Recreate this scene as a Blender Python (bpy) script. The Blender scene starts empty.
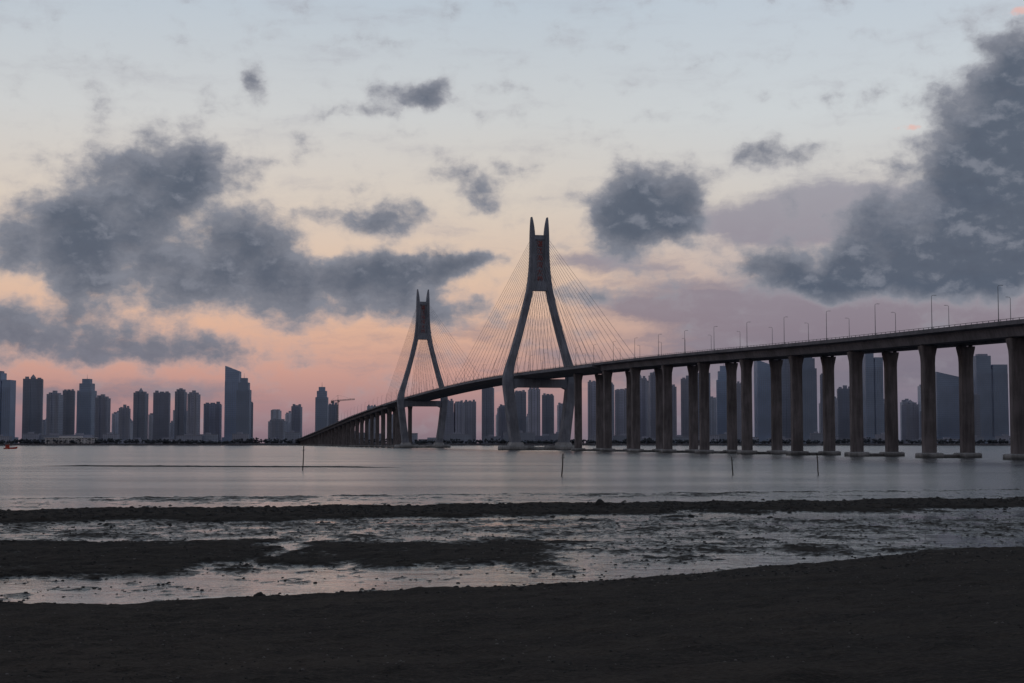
import bpy, math, random
import numpy as np
from mathutils import Vector, noise as mn
random.seed(7); np.random.seed(7)
S=bpy.context.scene
S.view_settings.view_transform='Standard'
S.view_settings.look='None'; S.view_settings.exposure=0; S.view_settings.gamma=1

def lin(c):
    c=c/255.0
    return c/12.92 if c<=0.04045 else ((c+0.055)/1.055)**2.4
def srgb(r,g,b): return (lin(r),lin(g),lin(b),1.0)

# ---------------------------------------------------------------- node helper
class NT:
    def __init__(s,tree): s.t=tree; s.n=tree.nodes; s.l=tree.links
    def new(s,ty,**k):
        nd=s.n.new(ty)
        for a,v in k.items(): setattr(nd,a,v)
        return nd
    def put(s,sock,v):
        if isinstance(v,bpy.types.NodeSocket): s.l.new(v,sock)
        elif v is not None: sock.default_value=v
    def m(s,op,a,b=None,c=None,clamp=False):
        nd=s.new('ShaderNodeMath',operation=op); nd.use_clamp=clamp
        s.put(nd.inputs[0],a)
        if b is not None: s.put(nd.inputs[1],b)
        if c is not None: s.put(nd.inputs[2],c)
        return nd.outputs[0]
    def v(s,op,a,b=None,c=None):
        nd=s.new('ShaderNodeVectorMath',operation=op)
        s.put(nd.inputs[0],a)
        if b is not None: s.put(nd.inputs[1],b)
        if c is not None: s.put(nd.inputs[2],c)
        return nd.outputs['Value'] if op in('LENGTH','DISTANCE','DOT_PRODUCT') else nd.outputs[0]
    def noise(s,vec,scale,detail=4,rough=0.5,dim='3D',dist=0.0):
        nd=s.new('ShaderNodeTexNoise'); nd.noise_dimensions=dim
        s.put(nd.inputs['Vector'],vec); nd.inputs['Scale'].default_value=scale
        nd.inputs['Detail'].default_value=detail; nd.inputs['Roughness'].default_value=rough
        nd.inputs['Distortion'].default_value=dist
        return nd
    def mr(s,val,a,b,c=0.0,d=1.0,smooth=True):
        nd=s.new('ShaderNodeMapRange'); nd.interpolation_type='SMOOTHSTEP' if smooth else 'LINEAR'
        s.put(nd.inputs[0],val)
        for i,x in enumerate((a,b,c,d)): s.put(nd.inputs[i+1],x)
        return nd.outputs[0]
    def mix(s,f,a,b,bt='MIX'):
        nd=s.new('ShaderNodeMix'); nd.data_type='RGBA'; nd.blend_type=bt
        s.put(nd.inputs[0],f); s.put(nd.inputs[6],a); s.put(nd.inputs[7],b)
        return nd.outputs[2]
    def ramp(s,f,stops,interp='LINEAR'):
        nd=s.new('ShaderNodeValToRGB'); cr=nd.color_ramp; cr.interpolation=interp
        while len(cr.elements)<len(stops): cr.elements.new(0.5)
        for e,(p,c) in zip(cr.elements,stops): e.position=p; e.color=c
        s.put(nd.inputs[0],f); return nd.outputs[0]

def material(name):
    m=bpy.data.materials.new(name); m.use_nodes=True
    t=NT(m.node_tree); b=m.node_tree.nodes['Principled BSDF']
    return m,t,b

# ---------------------------------------------------------------- WORLD
SUN_EL=math.radians(2.0); SUN_AZ=math.radians(-12)   # azimuth measured from +Y towards +X
W=bpy.data.worlds.new("World"); S.world=W; W.use_nodes=True
try: W.cycles.sampling_method='NONE'
except Exception as e: print(e)
t=NT(W.node_tree); W.node_tree.nodes.clear()
out=t.new('ShaderNodeOutputWorld'); bg=t.new('ShaderNodeBackground'); t.l.new(bg.outputs[0],out.inputs[0])
tc=t.new('ShaderNodeTexCoord'); D=tc.outputs['Generated']
D=t.v('NORMALIZE',D)
sep=t.new('ShaderNodeSeparateXYZ'); t.l.new(D,sep.inputs[0])
K=1500.0                                             # angular unit = 1/1500 rad
az=t.m('MULTIPLY',t.m('ARCTAN2',sep.outputs[0],sep.outputs[1]),K)
el=t.m('MULTIPLY',t.m('ARCSINE',sep.outputs[2]),K)
cmb=t.new('ShaderNodeCombineXYZ'); t.l.new(az,cmb.inputs[0]); t.l.new(el,cmb.inputs[1]); P=cmb.outputs[0]
# clear-sky gradient by elevation
e01=t.m('DIVIDE',el,700.0,clamp=True)
left=t.ramp(e01,[(0.0,srgb(122,110,123)),(0.05,srgb(156,129,135)),(0.10,srgb(192,151,142)),(0.16,srgb(213,174,153)),
                 (0.24,srgb(216,190,170)),(0.34,srgb(211,201,190)),(0.46,srgb(202,205,206)),(0.62,srgb(186,198,209)),(1.0,srgb(125,140,160))])
right=t.ramp(e01,[(0.0,srgb(104,107,123)),(0.06,srgb(126,120,135)),(0.14,srgb(162,146,151)),
                 (0.24,srgb(192,175,170)),(0.34,srgb(206,200,194)),(0.46,srgb(203,208,211)),(0.62,srgb(190,201,212)),(1.0,srgb(125,140,160))])
sky=t.mix(t.mr(az,-20,300),left,right)
# physically based sky underneath
ns=t.new('ShaderNodeTexSky'); ns.sky_type='NISHITA'; ns.sun_disc=False; ns.sun_elevation=SUN_EL; ns.sun_rotation=SUN_AZ
ns.air_density=1.5; ns.dust_density=2.0
nish=t.v('SCALE',ns.outputs[0]); nish.node.inputs[3].default_value=0.003
sky=t.mix(1.0,sky,nish,'ADD')
# domain warp + fractal
wn=t.noise(P,0.014,1,0.5)
warp=t.v('MULTIPLY',t.v('SUBTRACT',wn.outputs['Color'],(0.5,0.5,0.5)),(80,44,0))
wn2=t.noise(P,0.05,4,0.6)
warp2=t.v('MULTIPLY',t.v('SUBTRACT',wn2.outputs['Color'],(0.5,0.5,0.5)),(22,16,0))
PW=t.v('ADD',t.v('ADD',P,warp),warp2)
PS=t.v('MULTIPLY',t.v('ADD',P,t.v('MULTIPLY',warp2,(.6,.6,0))),(0.78,1.1,1))
f1=t.noise(PS,0.026,8,0.58).outputs[0]
def blobs(lst,vec):
    acc=None
    for (a,e,rx,ry,w) in lst:
        q=t.v('MULTIPLY',t.v('SUBTRACT',vec,(a,e,0)),(1/rx,1/ry,0))
        d=t.mr(t.v('LENGTH',q),0.1,1.7,w,0.0)
        acc=d if acc is None else t.m('ADD',acc,d)
    return acc
dark=[(-350,172,112,54,1.0),(-345,272,68,40,.9),(-395,232,74,42,.75),(-470,185,66,40,.8),
 (-290,264,40,30,.6),(-262,196,50,30,.7),(-185,155,94,34,1.0),(-110,172,66,24,.9),(-45,180,50,13,.95),(-135,228,58,19,.85),
 (-75,130,70,18,.65),(-460,106,90,22,.85),(-320,90,105,16,.85),(-490,78,50,16,.65),
 (-160,330,44,9,.75),(-104,352,42,13,.9),(-38,262,38,20,.8),(130,236,62,44,1.25),(145,220,40,26,.55),(-400,330,40,9,.35),
 (258,281,44,16,.8),(478,312,62,58,1.15),(530,350,56,50,1.1),(440,208,130,44,1.1),(372,172,130,26,1.0),
 (505,225,88,70,1.0),(480,160,90,22,.7),(290,162,80,17,.85),(425,262,56,26,.75),(-12,348,26,10,.45),(-258,342,14,16,.5),(85,150,60,12,.6),(-700,200,150,80,.8),(760,190,160,90,.8)]
B=blobs(dark,PW)
outside=t.mr(t.m('ABSOLUTE',az),560,900,0,0.35)
B=t.m('ADD',B,outside)
dens=t.m('ADD',B,t.m('MULTIPLY',t.m('SUBTRACT',f1,0.5),2.5))
mask=t.mr(dens,0.24,0.92)
thin=t.mr(dens,0.0,0.6,0,0.36)
core=t.mr(dens,0.35,1.6)
# mauve layer
layer=[(250,212,90,26,.95),(345,230,130,28,1.05),(190,145,130,22,.8),(300,115,220,32,.85),(470,120,180,50,.9),(90,182,80,13,.6),(-60,105,130,20,.4),(-400,45,200,18,.45),(60,70,200,22,.45),(330,60,220,30,.6)]
PL=t.v('ADD',P,t.v('MULTIPLY',warp2,(2.0,0.8,0)))
f2=t.noise(t.v('MULTIPLY',PL,(0.35,1.6,1)),0.02,6,0.6).outputs[0]
L=t.m('ADD',blobs(layer,PL),t.m('MULTIPLY',t.m('SUBTRACT',f2,0.5),1.9))
lm=t.mr(L,0.15,0.9,0,0.86)
lcol=t.ramp(t.m('DIVIDE',el,320.0,clamp=True),[(0,srgb(102,104,120)),(0.35,srgb(130,121,134)),(0.6,srgb(138,133,147)),(1,srgb(160,162,172))])
sky=t.mix(lm,sky,lcol)
# faint cirrus streaks
sky=t.mix(t.mr(f2,0.48,0.76,0,0.22),sky,srgb(164,161,170))
sky=t.mix(thin,sky,srgb(162,160,167))
f1b=t.noise(t.v('ADD',PS,(3,9,0)),0.026,7,0.58).outputs[0]
rel=t.m('SUBTRACT',f1,f1b)                      # lit shoulders / shaded bellies
ccol=t.mix(core,srgb(140,142,152),srgb(84,94,110))
ccol=t.mix(t.mr(rel,-0.01,0.17,0,0.62),ccol,srgb(134,138,150))
ccol=t.mix(t.mr(rel,-0.17,-0.01,0.4,0.0),ccol,srgb(76,85,101))
lowm=t.mr(el,60,150,0.5,0.0)
ccol=t.mix(lowm,ccol,srgb(108,107,121))
sky=t.mix(t.m('MULTIPLY',mask,0.96),sky,ccol)
pk=blobs([(500,403,14,4,1),(392,303,12,3.5,.9),(488,418,8,3,.6)],PL)
sky=t.mix(t.mr(pk,0.3,1.0,0,0.6),sky,srgb(235,175,160))
# dusk: the sky dims away from the sunset
away=t.mr(sep.outputs[1],-0.3,0.9,0.56,1.0)
up=t.mr(sep.outputs[2],0.28,0.9,1.0,0.6)
f=t.m('MULTIPLY',away,up)
low=t.mr(sep.outputs[2],-0.05,0.0,0.3,1.0)
f=t.m('MULTIPLY',f,low)
sc=t.v('SCALE',sky); t.l.new(f,sc.node.inputs[3])
t.l.new(sc,bg.inputs[0]); bg.inputs[1].default_value=1.0

sun=bpy.data.lights.new("sun","SUN"); sun.energy=0.006; sun.angle=math.radians(14); sun.color=(1,0.75,0.6)
so=bpy.data.objects.new("sun",sun); S.collection.objects.link(so)
sd=Vector((math.sin(SUN_AZ)*math.cos(0.1),math.cos(SUN_AZ)*math.cos(0.1),math.sin(0.1)))
so.rotation_euler=sd.to_track_quat('Z','Y').to_euler()

# ---------------------------------------------------------------- CAMERA
cam=bpy.data.cameras.new("camera"); co=bpy.data.objects.new("camera",cam); S.collection.objects.link(co)
co.location=(0,0,4.6); co.rotation_euler=(math.radians(90+3.87),0,0)
cam.sensor_width=36; cam.lens=52.73; cam.clip_end=40000; cam.clip_start=0.1; S.camera=co

# ---------------------------------------------------------------- mesh helper
class MB:
    def __init__(s): s.v=[]; s.f=[]; s.mi=[]
    def add(s,vs,fs,mi=0):
        o=len(s.v); s.v+= [tuple(x) for x in vs]; s.f+=[tuple(i+o for i in f) for f in fs]; s.mi+=[mi]*len(fs)
    def box(s,x0,x1,y0,y1,z0,z1,mi=0):
        vs=[(x,y,z) for z in(z0,z1) for y in(y0,y1) for x in(x0,x1)]
        s.add(vs,[(0,2,3,1),(4,5,7,6),(0,1,5,4),(2,6,7,3),(0,4,6,2),(1,3,7,5)],mi)
    def loft(s,rings,mi=0,caps=True):
        n=len(rings[0]); vs=[p for r in rings for p in r]; fs=[]
        for i in range(len(rings)-1):
            for j in range(n):
                k=(j+1)%n; fs.append((i*n+j,i*n+k,(i+1)*n+k,(i+1)*n+j))
        if caps: fs.append(tuple(range(n))[::-1]); fs.append(tuple((len(rings)-1)*n+j for j in range(n)))
        s.add(vs,fs,mi)
    def tube(s,a,b,ra,rb=None,n=6,mi=0):
        rb=ra if rb is None else rb; a=Vector(a); b=Vector(b); d=(b-a).normalized()
        u=d.orthogonal().normalized(); w=d.cross(u)
        s.loft([[a+(u*math.cos(2*math.pi*i/n)+w*math.sin(2*math.pi*i/n))*ra for i in range(n)],
                [b+(u*math.cos(2*math.pi*i/n)+w*math.sin(2*math.pi*i/n))*rb for i in range(n)]],mi)
    def obj(s,name,mats,parent=None,loc=None,rot=0,smooth=False):
        me=bpy.data.meshes.new(name); me.from_pydata(s.v,[],s.f)
        for m in mats: me.materials.append(m)
        if len(mats)>1: me.polygons.foreach_set('material_index',s.mi)
        if smooth: me.polygons.foreach_set('use_smooth',[True]*len(me.polygons))
        me.update()
        o=bpy.data.objects.new(name,me); S.collection.objects.link(o)
        if parent: o.parent=parent
        if loc: o.location=loc
        o.rotation_euler[2]=rot
        return o

# ---------------------------------------------------------------- MATERIALS
def concrete(name,c,streak=0.5):
    m,t,b=material(name)
    g=t.new('ShaderNodeNewGeometry').outputs['Position']
    n1=t.noise(t.v('MULTIPLY',g,(1,1,0.12)),0.9,5,0.6).outputs[0]
    n2=t.noise(g,0.12,4,0.6).outputs[0]
    k=t.m('MULTIPLY',t.mr(n1,0.3,0.7,1-streak*0.5,1.1),t.mr(n2,0.3,0.7,0.75,1.15))
    sp=t.new('ShaderNodeSeparateXYZ'); t.l.new(g,sp.inputs[0])
    tide=t.mr(t.m('ADD',sp.outputs[2],t.m('MULTIPLY',n2,2)),1.2,2.4,0.35,1.0)
    k=t.m('MULTIPLY',k,tide)
    cc=t.v('SCALE',c[:3]); t.l.new(k,cc.node.inputs[3]); t.l.new(cc,b.inputs['Base Color'])
    b.inputs['Roughness'].default_value=0.85; b.inputs['Specular IOR Level'].default_value=0.3
    bp=t.new('ShaderNodeBump'); bp.inputs['Strength'].default_value=0.3; bp.inputs['Distance'].default_value=0.1
    t.l.new(n1,bp.inputs['Height']); t.l.new(bp.outputs[0],b.inputs['Normal'])
    return m
M_col=concrete("pier_concrete",(0.25,0.22,0.23),0.7)
M_pyl=concrete("pylon_concrete",(0.32,0.33,0.39),0.4)
M_deck=concrete("deck_concrete",(0.24,0.23,0.26),0.5)
M_cap=concrete("cap_concrete",(0.48,0.47,0.48),0.4)
def simple(name,c,r=0.6,metal=0):
    m,t,b=material(name)
    g=t.new('ShaderNodeNewGeometry').outputs['Position']
    n=t.noise(g,1.3,4).outputs[0]
    cc=t.v('SCALE',c); t.l.new(t.mr(n,0.3,0.7,0.8,1.15),cc.node.inputs[3]); t.l.new(cc,b.inputs['Base Color'])
    b.inputs['Roughness'].default_value=r; b.inputs['Metallic'].default_value=metal
    return m
M_steel=simple("painted_steel",(0.2,0.21,0.24),0.5)
M_cable=simple("cable_sheath",(0.28,0.28,0.32),0.6)
M_asph=simple("asphalt",(0.05,0.05,0.05),0.9)
M_paint=simple("white_paint",(0.7,0.7,0.7),0.6)
M_red=simple("red_paint",(0.42,0.10,0.09),0.6)
M_wood=simple("weathered_wood",(0.04,0.032,0.028),0.9)
M_rock=simple("dark_rock",(0.035,0.031,0.029),0.8)
M_shell=simple("pale_shell",(0.16,0.14,0.13),0.6)
M_lensm=simple("lamp_glass",(0.3,0.3,0.3),0.3)

# ---------------------------------------------------------------- BRIDGE
DX,DY=-0.2186,0.9758                      # bridge axis direction
RX,RY=0.9758,0.2186                       # to the right of the axis
def P0(y): return (237-0.224*y,y)         # axis point for a given world Y
yk=[0,150,300,396,433,477,538,617,708,791,852,948,1035,1141,1270,1465,1645,1928,2330,2705,3000,3300]
zk=[22,29,35,37.9,38.6,39.5,41.0,43.4,45.9,47.6,48.6,50.4,51.8,52.4,51.8,49.6,46.3,39.0,25.6,13.8,7.5,5.0]
yy=np.linspace(0,3300,1651); zz=np.interp(yy,yk,zk)
ker=np.hanning(91); ker/=ker.sum(); zp=np.pad(zz,45,mode='reflect',reflect_type='odd'); zz=np.convolve(zp,ker,'valid')
def ztop(y): return float(np.interp(y,yy,zz))
def zdeck(y): return ztop(y)-1.25
def W3(y,off,z):                          # axis Y, offset to right, height
    a=P0(y); return (a[0]+RX*off,a[1]+RY*off,z)
T1,T2=978.0,1442.0
bridge=bpy.data.objects.new("cable_stayed_bridge",None); S.collection.objects.link(bridge)
# girders
appr=[(-13.3,0),(-13.3,-0.45),(-10.4,-0.75),(-9.3,-3.3),(-4.0,-3.3),(-3.2,-0.8),(3.2,-0.8),(4.0,-3.3),(9.3,-3.3),(10.4,-0.75),(13.3,-0.45),(13.3,0)]
main=[(-13.9,0),(-14.6,-1.3),(-8.5,-3.2),(8.5,-3.2),(14.6,-1.3),(13.9,0)]
def sweep(prof,ya,yb,name,mat,step=10):
    mb=MB(); n=max(2,int((yb-ya)/step)+1)
    mb.loft([[W3(y,o,zdeck(y)+h) for o,h in prof] for y in np.linspace(ya,yb,n)])
    return mb.obj(name,[mat],bridge)
m1a,m1b=T1-178*DY,T2+178*DY
sweep(appr,20,m1a,"approach_girder_near",M_deck)
sweep(main,m1a+0.3,m1b-0.3,"main_girder",M_deck)
sweep(appr,m1b,3250,"approach_girder_far",M_deck)
sweep([(-12.4,0.004),(-12.4,0.06),(12.4,0.06),(12.4,0.004)],20,3250,"carriageway",M_asph)
mk=MB()
for off in (-12.0,-0.9,0.9,12.0):
    ys=np.linspace(20,3250,330)
    for a,b in zip(ys[:-1],ys[1:]):
        mk.add([W3(a,off-.08,zdeck(a)+.07),W3(a,off+.08,zdeck(a)+.07),W3(b,off+.08,zdeck(b)+.07),W3(b,off-.08,zdeck(b)+.07)],[(0,1,2,3)])
for off in (-8.3,-4.6,4.6,8.3):
    for a in np.arange(22,1800,15):
        b=a+6; mk.add([W3(a,off-.08,zdeck(a)+.07),W3(a,off+.08,zdeck(a)+.07),W3(b,off+.08,zdeck(b)+.07),W3(b,off-.08,zdeck(b)+.07)],[(0,1,2,3)])
mk.obj("lane_markings",[M_paint],bridge)
# parapets + rails
for sgn,nm in((-1,"left"),(1,"right")):
    a,b=sorted((sgn*12.75,sgn*13.15))
    sweep([(a,0.01),(a,0.75),(b,0.75),(b,0.01)],20,3250,"parapet_"+nm,M_deck)
    sweep([(a+.1,1.15),(a+.1,1.27),(b-.1,1.27),(b-.1,1.15)],20,3250,"handrail_"+nm,M_steel)
mb=MB()
for sgn in(-1,1):
    for y in np.arange(22,2400,3.0):
        x,yw,z=W3(y,sgn*12.95,zdeck(y)); mb.box(x-.07,x+.07,yw-.07,yw+.07,z+.74,z+1.16)
sweep([(-.3,0.08),(-.15,0.95),(.15,0.95),(.3,0.08)],20,3250,"median_barrier",M_deck)
mb.obj("rail_posts",[M_steel],bridge)
# piers
def rect(y,off,hw,hl,z,ch=0.35):
    pts=[(-hw+ch,-hl),(hw-ch,-hl),(hw,-hl+ch),(hw,hl-ch),(hw-ch,hl),(-hw+ch,hl),(-hw,hl-ch),(-hw,-hl+ch)]
    cx,cy,_=W3(y,off,0)
    return [(cx+RX*a+DX*b,cy+RY*a+DY*b,z) for a,b in pts]
piers=[]
y=T1-120*DY; piers.append(y); y-=60*DY; piers.append(y)
while y>60: y-=50*DY; piers.append(y)
y=T2+120*DY; piers.append(y); y+=60*DY; piers.append(y)
while y<3150: y+=50*DY; piers.append(y)
pm=MB(); cm=MB()
for y in piers:
    zt=zdeck(y)-3.3
    for off in(-6.4,6.4):
        pm.loft([rect(y,off,2.05,1.25,1.6),rect(y,off,2.0,1.2,zt-5.5),rect(y,off,2.1,1.25,zt-3.6),rect(y,off,2.6,1.5,zt-1.0),rect(y,off,2.65,1.55,zt-0.35)])
        for a in(-1.7,1.7): pm.loft([rect(y,off+a,0.5,0.5,zt-.351,.1),rect(y,off+a,0.5,0.5,zt+.02,.1)])
        cm.loft([rect(y,off,3.6,3.1,-2.5,0.8),rect(y,off,3.6,3.1,1.3,0.8),rect(y,off,3.3,2.8,1.6,0.8)])
    cm.loft([rect(y,0,2.9,1.2,-2.5,.1),rect(y,0,2.9,1.2,1.1,.1)])
pm.obj("piers",[M_col],bridge); cm.obj("pile_caps",[M_cap],bridge)
# pylons
zk2=[3,20,43,48,53,62,72,82,92,102,110,118,128,140,147,152.5]
ok =[16.0,18.4,21.2,21.3,20.2,17.6,14.6,11.9,9.3,7.0,5.7,5.0,4.6,4.7,4.9,5.3]
tk =[6.4,5.8,6.2,6.2,5.2,4.6,4.3,4.1,4.0,3.9,3.8,3.6,3.3,3.0,2.3,0.8]
lk =[9.5,8.6,8.2,8.0,7.4,7.0,6.8,6.6,6.5,6.5,6.4,6.2,6.0,5.6,4.8,2.6]
zs=np.concatenate([np.arange(3,151,2.5),[152.5]])
def sm(v):
    a=np.interp(zs,zk2,v); p=np.pad(a,2,mode='reflect',reflect_type='odd'); return np.convolve(p,[.1,.2,.4,.2,.1],'valid')
oS,tS,lS=sm(ok),sm(tk),sm(lk)
for y,nm in((T1,"near"),(T2,"far")):
    mb=MB()
    for sg in(-1,1):
        mb.loft([rect(y,sg*o,tw/2,l/2,z,min(.5,tw*.2)) for z,o,tw,l in zip(zs,oS,tS,lS)])
    zc=zdeck(y)-3.4
    def xbeam(z0,z1,hw,hl): mb.loft([rect(y,0,hw,hl,z0,.15),rect(y,0,hw,hl,z1,.15)])
    pts=[(-20,zc-.1),(-20,zc-8),(-15,zc-5.6),(15,zc-5.6),(20,zc-8),(20,zc-.1)]
    mb.loft([[W3(y+s*3.0,o,z) for o,z in pts] for s in(-1,1)])
    xbeam(104,110,5.3,2.6); xbeam(110.01,137.5,3.6,1.3); xbeam(137.51,140.5,3.8,2.4)
    mb.obj("pylon_"+nm,[M_pyl],bridge)
    c2=MB()
    for sg in(-1,1):
        c2.loft([rect(y,sg*15.5,11,9.5,-3,3.5),rect(y,sg*15.5,11,9.5,2.2,3.5),rect(y,sg*15.5,10.3,8.8,3.0,3.2)])
        c2.loft([rect(y,sg*16,4.6,6.2,3.0,1),rect(y,sg*16,4.0,5.4,5.0,1)])
    c2.loft([rect(y,0,5.5,6,-3,.3),rect(y,0,5.5,6,2.0,.3)])
    c2.obj("pylon_footing_"+nm,[M_cap],bridge)
    try:
        for i,ch in enumerate("湛江海湾大桥"):
            cu=bpy.data.curves.new("name_character","FONT"); cu.body=ch; cu.size=4.2; cu.extrude=0.15; cu.offset=0.03
            cu.align_x='CENTER'; cu.align_y='CENTER'
            o=bpy.data.objects.new("name_character",cu); S.collection.objects.link(o); cu.materials.append(M_red)
            a=W3(y,0,134.5-i*4.6); q=1.6
            o.location=(a[0]-DX*q,a[1]-DY*q,a[2]); o.rotation_euler=(math.radians(90),0,math.atan2(RY,RX)); o.parent=bridge
    except Exception as e: print("text",e)
# stay cables
cb=MB()
for T in(T1,T2):
    for sg in(-1,1):
        for side in(-1,1):
            n=15
            for i in range(n):
                s=14+ (226/ (n-1))*i if ((T==T1)==(side==1)) else 14+(162/(n-1))*i
                za=113+ i*1.85
                yt=T+side*2.4*DY; yd=T+side*s*DY
                so_=float(np.interp(za,zk2,ok))
                cb.tube(W3(yt,sg*so_,za),W3(yd,sg*13.4,zdeck(yd)+.3),0.09,n=5)
cb.obj("stay_cables",[M_cable],bridge)
# lamps
lm_=MB()
lm_.tube((0,0,0),(0,0,0.5),0.22,0.2,8); lm_.tube((0,0,.5),(0,0,9.6),0.12,0.07,8)
pr=(0,0,9.6)
for k in range(1,5):
    a=k/4*math.pi/2; q=(0.9*(1-math.cos(a)),0,9.6+0.4*math.sin(a)); lm_.tube(pr,q,.06,.05,6); pr=q
lm_.loft([[(.8,-.1,9.94),(.8,.1,9.94),(.8,.1,10.05),(.8,-.1,10.05)],[(1.6,-.15,9.95),(1.6,.15,9.95),(1.6,.08,10.03),(1.6,-.08,10.03)]])
lm_.box(.9,1.5,-.09,.09,9.92,9.94,1)
first=None
for y in np.arange(230,2700,36.0):
    for sg in(-1,1):
        if first is None:
            first=lm_.obj("street_lamp",[M_steel,M_lensm]); o=first
        else:
            o=bpy.data.objects.new("street_lamp",first.data); S.collection.objects.link(o)
        y2=y+14 if min(abs(y-T1),abs(y-T2))<8 else y
        o.location=W3(y2,sg*12.95,zdeck(y2)+.75-.02); o.rotation_euler[2]=math.atan2(RY,RX)+(0 if sg<0 else math.pi)

# ---------------------------------------------------------------- GROUND
def rng(a,b,s): return list(np.arange(a,b,s))
xs=[-9000,-5000,-2500,-1200,-600,-300,-160]+rng(-100,-52,3)+rng(-52,52,0.2)+rng(52,100,3)+[100,160,300,600,1200,2500,5000,9000]
ys=[-3000,-800,-200,-60]+rng(-20,12,2)+rng(12,40,0.25)+rng(40,155,0.25)+rng(155,180,3)+[180,240,400,900,1800,2600,2700,2735,2745,2760,2800,2900,3300,4500,9000,20000]
xs=np.array(xs,float); ys=np.array(ys,float); X,Y=np.meshgrid(xs,ys)
def sst(a,b,v): u=np.clip((v-a)/(b-a),0,1); return u*u*(3-2*u)
near=(np.abs(X)<101)&(Y>-30)&(Y<185)
N1=np.zeros(X.shape); N2=np.zeros(X.shape); N3=np.zeros(X.shape); N4=np.zeros(X.shape)
idx=np.where(near)
xf=X[idx]; yf=Y[idx]
N1[idx]=[mn.fractal((a*.13,b*.13,3.1),0.8,2.0,5) for a,b in zip(xf,yf)]
N2[idx]=[mn.fractal((a*.35,b*.3,9.1),0.6,2.0,5) for a,b in zip(xf,yf)]
N3[idx]=[mn.noise((a*.05,b*.05,5.5)) for a,b in zip(xf,yf)]
N4[idx]=[mn.fractal((a*1.9,b*1.4,2.1),0.5,2.0,2) for a,b in zip(xf,yf)]
Xw=X+N1*2.4+N2*.8; Yw=Y+N1*2.6+N3*1.5+N2*1.0
Lb=np.interp(Xw,[-100,-15,-7,0,7,16,22,40,100],[40,43.2,44.6,48.4,54.5,62.5,66,72,80])
Z=np.full(X.shape,-0.034)
Z+=N2*0.065+N4*0.06
fg=np.clip(Lb-Yw,0,None); Z=Z+np.minimum(0.065*fg,3.2)+0.08*sst(0,2.5,fg)
Z-=0.07*np.clip(N1,0,1)*sst(3,10,fg)
def patch(x0,x1,y0,y1,sx,sy,h):
    return h*sst(x0-sx,x0+sx,Xw)*(1-sst(x1-sx,x1+sx,Xw))*sst(y0-sy,y0+sy,Yw)*(1-sst(y1-sy,y1+sy,Yw))
Z+=patch(-60,-11.0,51.5,70.5,.9,1.4,.17)
Z+=patch(-9.8,2.6,56,70,1.2,1.9,.15)
Z+=patch(4,19,62,70,3,2,.07)
bar=103+0.28*X+N1*5
Z+=0.24*(1-sst(5,10.5,np.abs(Y-bar)))
Z+=0.05*sst(68,76,Yw)*(1-sst(90,96,Yw))
Z+=0.05*(1-sst(2,9,np.abs(Y-(136+.25*X+N3*12))))
deep=sst(135,155,Y-0.25*X*(np.abs(X)<100)); Z-=deep*1.2
Z=np.where(Y>=180,-3.0,Z)
far=sst(2735,2760,Y); Z=np.where(Y>2600,-3+far*5.0,Z)
Z=np.where(Y>=2900,2.5,Z)
gv=np.stack([X.ravel(),Y.ravel(),Z.ravel()],1); ny,nx=X.shape
ii=(np.arange(ny-1)[:,None]*nx+np.arange(nx-1)[None,:]).ravel()
gf=np.stack([ii,ii+1,ii+nx+1,ii+nx],1)
me=bpy.data.meshes.new("ground"); me.from_pydata(gv.tolist(),[],gf.tolist()); me.polygons.foreach_set('use_smooth',[True]*len(me.polygons))
gm,t,b=material("tidal_sand")
g=t.new('ShaderNodeNewGeometry').outputs['Position']; sp=t.new('ShaderNodeSeparateXYZ'); t.l.new(g,sp.inputs[0])
n1=t.noise(g,0.35,6,0.65).outputs[0]; n2=t.noise(g,3.0,6,0.65).outputs[0]; n3=t.noise(g,14.0,4,0.7).outputs[0]
n4=t.noise(t.v('MULTIPLY',g,(0.25,1.2,1)),0.3,5,0.6).outputs[0]
dry=t.mix(t.mr(n1,0.38,0.62),(0.026,0.0185,0.0145,1),(0.052,0.038,0.029,1))
dry=t.mix(t.mr(n4,0.42,0.6,0,0.75),dry,(0.019,0.014,0.0115,1))
dry=t.mix(t.mr(n2,0.48,0.68,0,0.6),dry,(0.062,0.046,0.036,1))
dry=t.mix(t.mr(n3,0.5,0.68,0,0.65),dry,(0.088,0.067,0.054,1))
dry=t.mix(t.mr(n3,0.34,0.5,0.7,0.0),dry,(0.009,0.007,0.006,1))
hz=t.m('ADD',sp.outputs[2],t.m('MULTIPLY',t.m('SUBTRACT',n2,0.5),0.28))
wet=t.mr(hz,-0.02,0.09,1.0,0.0)
damp=t.mr(hz,0.0,0.35,1.0,0.0)
colr=t.mix(t.m('MULTIPLY',damp,0.45),dry,(0.017,0.013,0.011,1))
landm=t.mr(sp.outputs[1],2600,2700)
colr=t.mix(landm,colr,(0.05,0.05,0.045,1))
t.l.new(colr,b.inputs['Base Color'])
t.l.new(t.mr(wet,0,1,0.85,0.2,False),b.inputs['Roughness'])
t.l.new(t.mr(wet,0,1,0.12,0.65,False),b.inputs['Specular IOR Level'])
bp=t.new('ShaderNodeBump'); bp.inputs['Strength'].default_value=1.0; bp.inputs['Distance'].default_value=0.09
hh=t.m('ADD',t.m('ADD',n2,t.m('MULTIPLY',n1,2.0)),t.m('MULTIPLY',n3,0.35)); t.l.new(hh,bp.inputs['Height']); t.l.new(bp.outputs[0],b.inputs['Normal'])
me.materials.append(gm); go=bpy.data.objects.new("ground",me); S.collection.objects.link(go)

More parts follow.
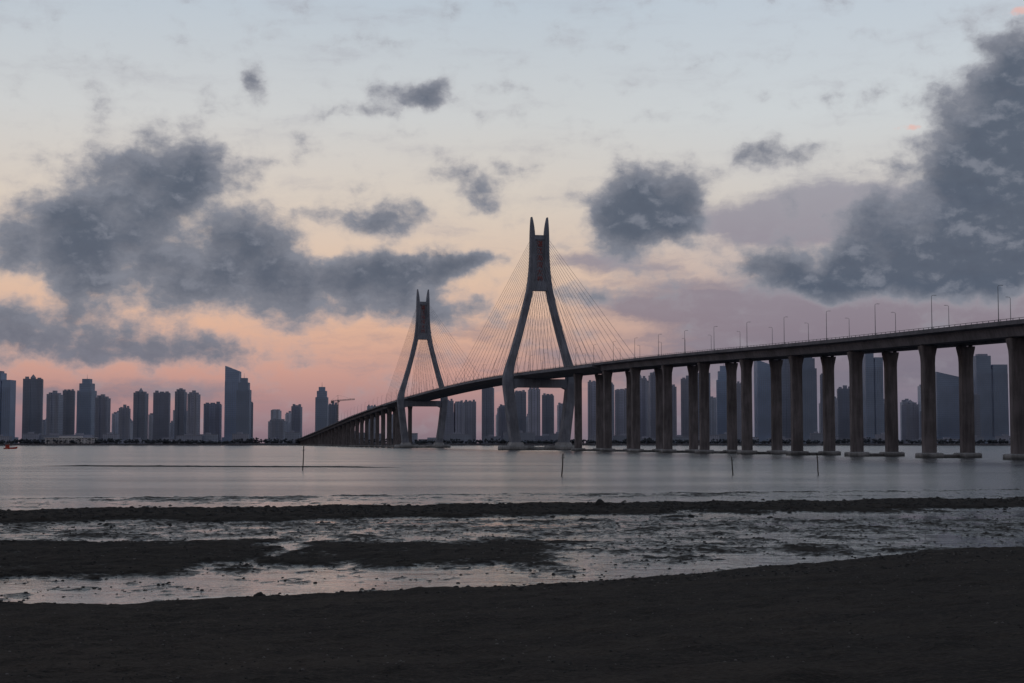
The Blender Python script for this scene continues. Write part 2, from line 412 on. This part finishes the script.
# ---------------------------------------------------------------- WATER
wm,t,b=material("sea_water")
g=t.new('ShaderNodeNewGeometry').outputs['Position']; sp=t.new('ShaderNodeSeparateXYZ'); t.l.new(g,sp.inputs[0])
w1=t.noise(t.v('MULTIPLY',g,(0.6,1.0,1)),0.5,5,0.62).outputs[0]
w2=t.noise(t.v('MULTIPLY',g,(0.6,1.0,1)),4.0,3,0.6).outputs[0]
w3=t.noise(t.v('MULTIPLY',g,(0.3,1.0,1)),0.025,5,0.65).outputs[0]
calm=t.mr(sp.outputs[1],90,150,0.25,1.0)
ht=t.m('MULTIPLY',t.m('ADD',w1,t.m('MULTIPLY',w2,0.25)),t.m('MULTIPLY',calm,t.mr(w3,0.38,0.62,0.3,1.5)))
bp=t.new('ShaderNodeBump'); bp.inputs['Strength'].default_value=1.0; bp.inputs['Distance'].default_value=0.28
t.l.new(ht,bp.inputs['Height']); t.l.new(bp.outputs[0],b.inputs['Normal'])
b.inputs['Base Color'].default_value=(0.07,0.077,0.09,1); b.inputs['IOR'].default_value=1.48
t.l.new(t.mr(calm,0,1,0.05,0.2,False),b.inputs['Roughness'])
mb=MB()
wx=[-9000,-3000,-1000,-300,0,300,1000,3000,9000]; wy=[20,60,150,400,1000,2000,2752]
vs=[(x,y,0) for y in wy for x in wx]; fs=[(j*9+i,j*9+i+1,(j+1)*9+i+1,(j+1)*9+i) for j in range(6) for i in range(8)]
mb.add(vs,fs); mb.obj("water",[wm])

# low mud bank line in the bay
mb=MB(); ring=[]
for i,x in enumerate(np.linspace(-95,-20,90)):
    yc=292-0.25*(x+60)+mn.noise((x*.1,0,0))*3; e=min(1,i/12,(89-i)/12); h=0.2*e+0.14*abs(mn.noise((x*.5,2,0)))*e
    ring.append([(x,yc-3.5,-.3),(x,yc-1.5*e,h-.06),(x,yc,h),(x,yc+1.5*e,h-.05),(x,yc+3.5,-.3)])
mb.loft(ring); mb.obj("mud_bank",[M_rock])

# stones on the bar / foreground rocks
def stone(mb,x,y,z,r,sq=0.6,mi=0):
    n=7; a0=random.random()*6; rr=[[random.uniform(.75,1.15) for _ in range(n)] for _ in range(3)]
    rings=[]
    for k,(h,q) in enumerate(((-.3,1.0),(.35,.85),(.8,.4))):
        rings.append([(x+math.cos(a0+2*math.pi*i/n)*r*q*rr[k][i],y+math.sin(a0+2*math.pi*i/n)*r*q*rr[k][i],z+r*sq*h*rr[k][i]) for i in range(n)])
    mb.loft(rings,mi)
def zat(x,y):
    i_=np.searchsorted(xs,x)-1; j_=np.searchsorted(ys,y)-1; return Z[j_,i_]
mb=MB()
for i in range(11000):
    q=random.random()
    if q<.25: x=random.uniform(-60,70); y=103+0.28*x+random.gauss(0,5); r=random.uniform(.05,.22)
    elif q<.7: y=random.uniform(42,100); x=random.uniform(-.4,.4)*y; r=random.uniform(.02,.085)
    else: y=random.uniform(16,50); x=random.uniform(-.4,.4)*y; r=random.uniform(.008,.026)
    z=zat(x,y)
    if z>-0.12: stone(mb,x,y,z,r,.6,1 if random.random()<.2 and r<.05 else 0)
mb.obj("scattered_stones",[M_rock,M_shell])
def rock(name,x,y,r):
    mb=MB(); z=zat(x,y)
    stone(mb,x,y,z,r,1.1); stone(mb,x+r*.9,y-.1,z,r*.6,1.0); stone(mb,x-r*.8,y+.1,z,r*.45,.9)
    mb.obj(name,[M_rock])
rock("rock",6.2,106,.5); rock("rock",-7.6,45.5,.16); rock("rock",14,106,.2)
# stakes
for x,y,h,tilt in((-35.5,255,4.1,.05),(6.8,209,3.1,.1),(31.8,216,2.6,-.1),(44,216,3.1,-.06)):
    mb=MB(); p=(x,y,-1.5)
    for k in range(1,7):
        f_=k/6; q=(x+tilt*h*f_+random.uniform(-.03,.03),y,-1.5+(h+1.5)*f_); mb.tube(p,q,.10-.02*f_,.098-.02*f_,7); p=q
    mb.tube((x+tilt*h*.8-.25,y,h*.8),(x+tilt*h*.8+.3,y,h*.84),.035,.035,5)
    mb.obj("wooden_stake",[M_wood])

# red fishing boat
mb=MB(); R=[]
for sx,wd,zb in((-5,1.1,.1),(-3,1.5,-.3),(0,1.7,-.4),(3,1.4,-.3),(4.6,.6,.2),(5.4,.05,.9)):
    top=1.1+0.05*sx+ (0.3 if sx>4 else 0); R.append([(sx,-wd,top),(sx,-wd*.75,zb+.3),(sx,0,zb),(sx,wd*.75,zb+.3),(sx,wd,top)])
mb.loft(R); mb.box(-3.6,-.8,-1,1,1.0,3.0,1); mb.box(-3.8,-.6,-1.15,1.15,3.0,3.15,0); mb.tube((-1.2,0,3.1),(-1.2,0,5.2),.06,.04,6,1)
for xx in(-3.2,-2.4,-1.6): mb.box(xx,xx+.5,-1.02,1.02,2.0,2.6,2)
mb.obj("fishing_boat",[simple("hull_red",(0.75,0.05,0.03),.4),simple("boat_cabin",(0.7,0.10,0.06)),simple("boat_glass",(0.02,0.02,0.03),.2)],None,(-387,1160,0),0.1)

# ---------------------------------------------------------------- FAR SHORE
def facade(name,c,win,cw=3.4,ch=3.3,gl=0.4):
    m,t,b=material(name)
    o=t.new('ShaderNodeTexCoord').outputs['Object']; sp=t.new('ShaderNodeSeparateXYZ'); t.l.new(o,sp.inputs[0])
    u=t.m('ADD',sp.outputs[0],sp.outputs[1])
    fx=t.m('FRACT',t.m('DIVIDE',u,cw)); fz=t.m('FRACT',t.m('DIVIDE',sp.outputs[2],ch))
    wx=t.m('MULTIPLY',t.m('GREATER_THAN',fx,0.22),t.m('LESS_THAN',fx,0.8))
    wz=t.m('MULTIPLY',t.m('GREATER_THAN',fz,0.3),t.m('LESS_THAN',fz,0.85))
    wmask=t.m('MULTIPLY',wx,wz)
    rnd=t.new('ShaderNodeObjectInfo').outputs['Random']
    cn=t.noise(o,0.03,3).outputs[0]
    k=t.m('MULTIPLY',t.mr(rnd,0,1,0.82,1.2,False),t.mr(cn,.3,.7,.88,1.12))
    cc=t.v('SCALE',c); t.l.new(k,cc.node.inputs[3])
    fin=t.mix(wmask,cc,(*win,1)); t.l.new(fin,b.inputs['Base Color'])
    t.l.new(t.mr(wmask,0,1,.85,gl,False),b.inputs['Roughness'])
    return m
F_apt=[facade("apartment_facade",(0.46,0.48,0.60),(0.29,0.32,0.42)),  # building colours lightened and blued: distance haze painted into them
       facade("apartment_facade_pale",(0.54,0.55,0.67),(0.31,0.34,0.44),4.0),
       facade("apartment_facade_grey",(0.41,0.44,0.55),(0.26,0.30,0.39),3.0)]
F_hazed=[facade("hazed_apartment_facade",(0.66,0.69,0.82),(0.48,0.52,0.64)),  # second row paler still, extra haze painted into the base colour
       facade("hazed_apartment_facade_pale",(0.72,0.73,0.84),(0.50,0.53,0.64),4.0)]
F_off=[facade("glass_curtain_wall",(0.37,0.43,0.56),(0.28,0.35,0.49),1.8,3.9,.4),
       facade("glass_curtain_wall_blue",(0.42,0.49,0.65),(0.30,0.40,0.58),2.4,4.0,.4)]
F_pale=facade("pale_render_wall",(0.75,0.72,0.74),(0.3,0.3,0.34),6,4)
M_roof=simple("roof_concrete",(0.42,0.43,0.52),.9)
GZ=2.2
def apt(x,y,w,d,h,rot,mat):
    mb=MB(); fh=3.3; n=int(h/fh); h=n*fh
    mb.box(-w*.56,w*.56,-d*.6,d*.6,-3,8)
    mb.box(-w/2,-w*.12,-d/2,d/2,8,h); mb.box(w*.12,w/2,-d/2,d/2,8,h); mb.box(-w*.12,w*.12,-d*.38,d*.38,8,h+3.5)
    for k in range(3,n):      # balcony slabs
        z=k*fh
        for sx in(-1,1):
            a,b_=sorted((sx*w*.2,sx*w*.40)); mb.box(a,b_,-d/2-1.3,-d/2+.1,z-.15,z+.95,1)
    for sx in(-1,1):
        mb.box(sx*w*.31-w*.09,sx*w*.31+w*.09,-d*.3,d*.3,h,h+random.uniform(3,6),1)
        mb.box(sx*w*.31-w*.19,sx*w*.31+w*.19,-d/2-.3,-d/2+.4,h,h+1.3,1)
    st=random.random()
    if st<.35: mb.box(-w*.13,w*.13,-d*.2,d*.2,h+3.5,h+8,1)
    elif st<.55:
        mb.loft([[(-w*.14,-d*.3,h+3.5),(w*.14,-d*.3,h+3.5),(w*.14,d*.3,h+3.5),(-w*.14,d*.3,h+3.5)],[(-.3,-.3,h+11),(.3,-.3,h+11),(.3,.3,h+11),(-.3,.3,h+11)]],1)
    return mb.obj("apartment_tower",[mat,M_roof],None,(x,y,GZ),rot)
def office(x,y,w,d,h,rot,mat,style=0):
    mb=MB(); mb.box(-w*.65,w*.65,-d*.65,d*.65,-3,14)
    if style==0:
        mb.box(-w/2,w/2,-d/2,d/2,14,h*.82); mb.box(-w*.40,w*.40,-d*.4,d*.4,h*.82,h*.93); mb.box(-w*.26,w*.26,-d*.26,d*.26,h*.93,h)
        mb.tube((0,0,h),(0,0,h+10),.5,.15,6,1)
    elif style==1:
        mb.loft([[(-w/2,-d/2,14),(w/2,-d/2,14),(w/2,d/2,14),(-w/2,d/2,14)],[(-w/2,-d/2,h),(w/2,-d/2,h*.93),(w/2,d/2,h*.93),(-w/2,d/2,h)]])
    else:
        mb.box(-w/2,-w*.03,-d/2,d/2,14,h); mb.box(w*.03,w/2,-d/2,d/2,14,h*.9); mb.box(-w*.03,w*.03,-d*.4,d*.4,14,h*.85)
        mb.box(-w*.4,-w*.1,-d*.3,d*.3,h,h+4,1)
    for k in range(int(w/4)+1):
        xx=-w/2+k*4; mb.box(xx-.2,xx+.2,-d/2-.5,-d/2+.05,14,h*.8,1)
    return mb.obj("office_tower",[mat,M_roof],None,(x,y,GZ),rot)
def wx_(ax,y): return ax/1500*y
sky_l=[(-508,20,71,'o2'),(-479,20,66,'a'),(-457,14,50,'a'),(-443,12,53,'a'),(-425,16,65,'o0'),(-409,13,46,'a'),(-387,11,36,'a'),(-371,13,52,'a'),(-350,17,52,'a'),
(-331,10,52,'a'),(-318,11,51,'a'),(-299,18,40,'a'),(-279,15,78,'o1'),(-268,14,66,'o0'),(-262,7,42,'a'),(-233,14,24,'a'),(-215,10,38,'a'),(-190,13,57,'o0'),(-179,10,40,'a'),
(-64,12,44,'a'),(-53,9,42,'a'),(-42,13,43,'a'),(-24,12,56,'a'),(-8,10,38,'a'),(8,12,52,'a'),(22,12,55,'a'),(36,12,50,'a'),(50,9,40,'a'),(82,13,63,'a'),(96,12,60,'a'),(110,14,55,'a'),
(128,14,66,'a'),(143,12,70,'a'),(158,12,58,'a'),(176,14,66,'a'),(192,13,72,'a'),(212,16,78,'o0'),(230,12,60,'a'),(252,18,84,'o1'),(272,16,90,'a'),(296,18,92,'o0'),(314,12,70,'a'),
(333,16,55,'a'),(361,19,96,'o2'),(378,10,42,'a'),(398,15,40,'a'),(414,10,34,'a'),(434,24,72,'o1'),(460,14,50,'a'),(478,34,88,'o2'),(512,20,66,'a'),(540,20,74,'a'),
(-540,20,60,'a'),(-565,16,50,'a'),(-600,24,66,'a'),(570,20,60,'a'),(600,24,80,'o0')]
for ax,w,h,k in sky_l:
    y=random.uniform(2900,3250); s=y/1500; rot=random.uniform(-.25,.25)
    x=wx_(ax,y)
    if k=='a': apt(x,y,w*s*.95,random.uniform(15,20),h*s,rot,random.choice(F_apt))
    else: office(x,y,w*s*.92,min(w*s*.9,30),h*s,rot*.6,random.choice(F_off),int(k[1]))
for i in range(90):
    ax=random.uniform(-620,620)
    if -175<ax<-70 and random.random()<.7: continue
    y=random.uniform(3350,4200); s=y/1500
    h=random.uniform(20,38) if ax<60 else random.uniform(34,62)
    apt(wx_(ax,y),y,random.uniform(8,13)*s,18,h*s,random.uniform(-.3,.3),random.choice(F_hazed))
for i in range(46):
    ax=-620+i*27+random.uniform(-8,8); y=random.uniform(2790,2860); s=y/1500
    w=random.uniform(22,60); h=random.uniform(8,22); mb=MB()
    mb.box(-w/2,w/2,-8,8,-3,h); mb.box(-w/2-.4,w/2+.4,-8.4,8.4,h,h+.9,1); mb.box(-w*.2,w*.1,-4,4,h+.9,h+4,1)
    mb.box(-w/2-.3,w/2+.3,-9.2,-8.01,3.6,4.1,1)
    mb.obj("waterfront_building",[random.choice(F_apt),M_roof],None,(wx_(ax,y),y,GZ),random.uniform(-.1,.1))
mb=MB(); mb.box(-45,45,-10,10,-3,11); mb.box(-47,47,-12,12,11,12.2,1)
for k in range(12): mb.box(-43+k*7.6,-42+k*7.6,-11.5,-10.05,-3,11,1)
mb.box(-20,20,-8,8,12.2,15,1)
mb.obj("ferry_terminal",[F_pale,simple("pale_roof",(0.75,0.72,0.74))],None,(wx_(-440,2775),2775,GZ))
mb=MB(); mb.box(-1800,1800,2748,2750.5,-3,3.1); mb.box(-1800,1800,2747.6,2750.9,3.1,3.4)
mb.obj("sea_wall",[M_deck])
# tower crane
mb=MB()
def lattice(a,b,w,n):
    a=Vector(a); b=Vector(b); d=(b-a); u=d.normalized().orthogonal().normalized(); v_=d.normalized().cross(u)
    cs=[u*w+v_*w,u*w-v_*w,-u*w-v_*w,-u*w+v_*w]
    for c in cs: mb.tube(a+c,b+c,.3,.3,4)
    for k in range(n):
        p=a+d*(k/n); q=a+d*((k+1)/n)
        for j in range(4): mb.tube(p+cs[j],q+cs[(j+1)%4],.15,.15,4)
lattice((0,0,-2),(0,0,88),1.1,22); lattice((-14,0,86),(34,0,90),.9,14); mb.tube((0,0,88),(0,0,98),.5,.3,4)
mb.tube((0,0,98),(30,0,90),.15,.15,4); mb.tube((0,0,98),(-13,0,87),.15,.15,4); mb.box(-14,-9,-1.5,1.5,82,86); mb.box(1,3.2,-1,1,84,87)
mb.obj("tower_crane",[M_steel],None,(wx_(-174,3000),3000,GZ),.3)
# shoreline trees, one mass
fm,t,b=material("foliage_mass")
g=t.new('ShaderNodeNewGeometry').outputs['Position']; n=t.noise(g,.3,3).outputs[0]
t.l.new(t.mix(t.mr(n,.35,.65),(0.05,0.06,0.075,1),(0.11,0.12,0.14,1)),b.inputs['Base Color']); b.inputs['Roughness'].default_value=.9
mb=MB()
for i in range(1700):
    x=random.uniform(-1500,1500); y=random.uniform(2756,2785); h=random.uniform(6,14)*(0.75+0.5*mn.noise((x*.01,0,7)))
    mb.tube((x,y,1.5),(x,y,GZ+h*.5),.3,.2,4)
    for k in range(5):
        r=random.uniform(1.2,2.8); cx=x+random.uniform(-2.4,2.4); cy=y+random.uniform(-2,2); cz=GZ+h*random.uniform(.4,.95)
        vs=[(cx+r*random.uniform(.6,1.2)*a,cy+r*random.uniform(.6,1.2)*b_,cz+r*random.uniform(.5,1)*c) for a,b_,c in((1,0,0),(-1,0,0),(0,1,0),(0,-1,0),(0,0,1),(0,0,-1))]
        mb.add(vs,[(0,2,4),(2,1,4),(1,3,4),(3,0,4),(2,0,5),(1,2,5),(3,1,5),(0,3,5)])
mb.obj("tree_line",[fm])
print("done",len(bpy.data.objects))
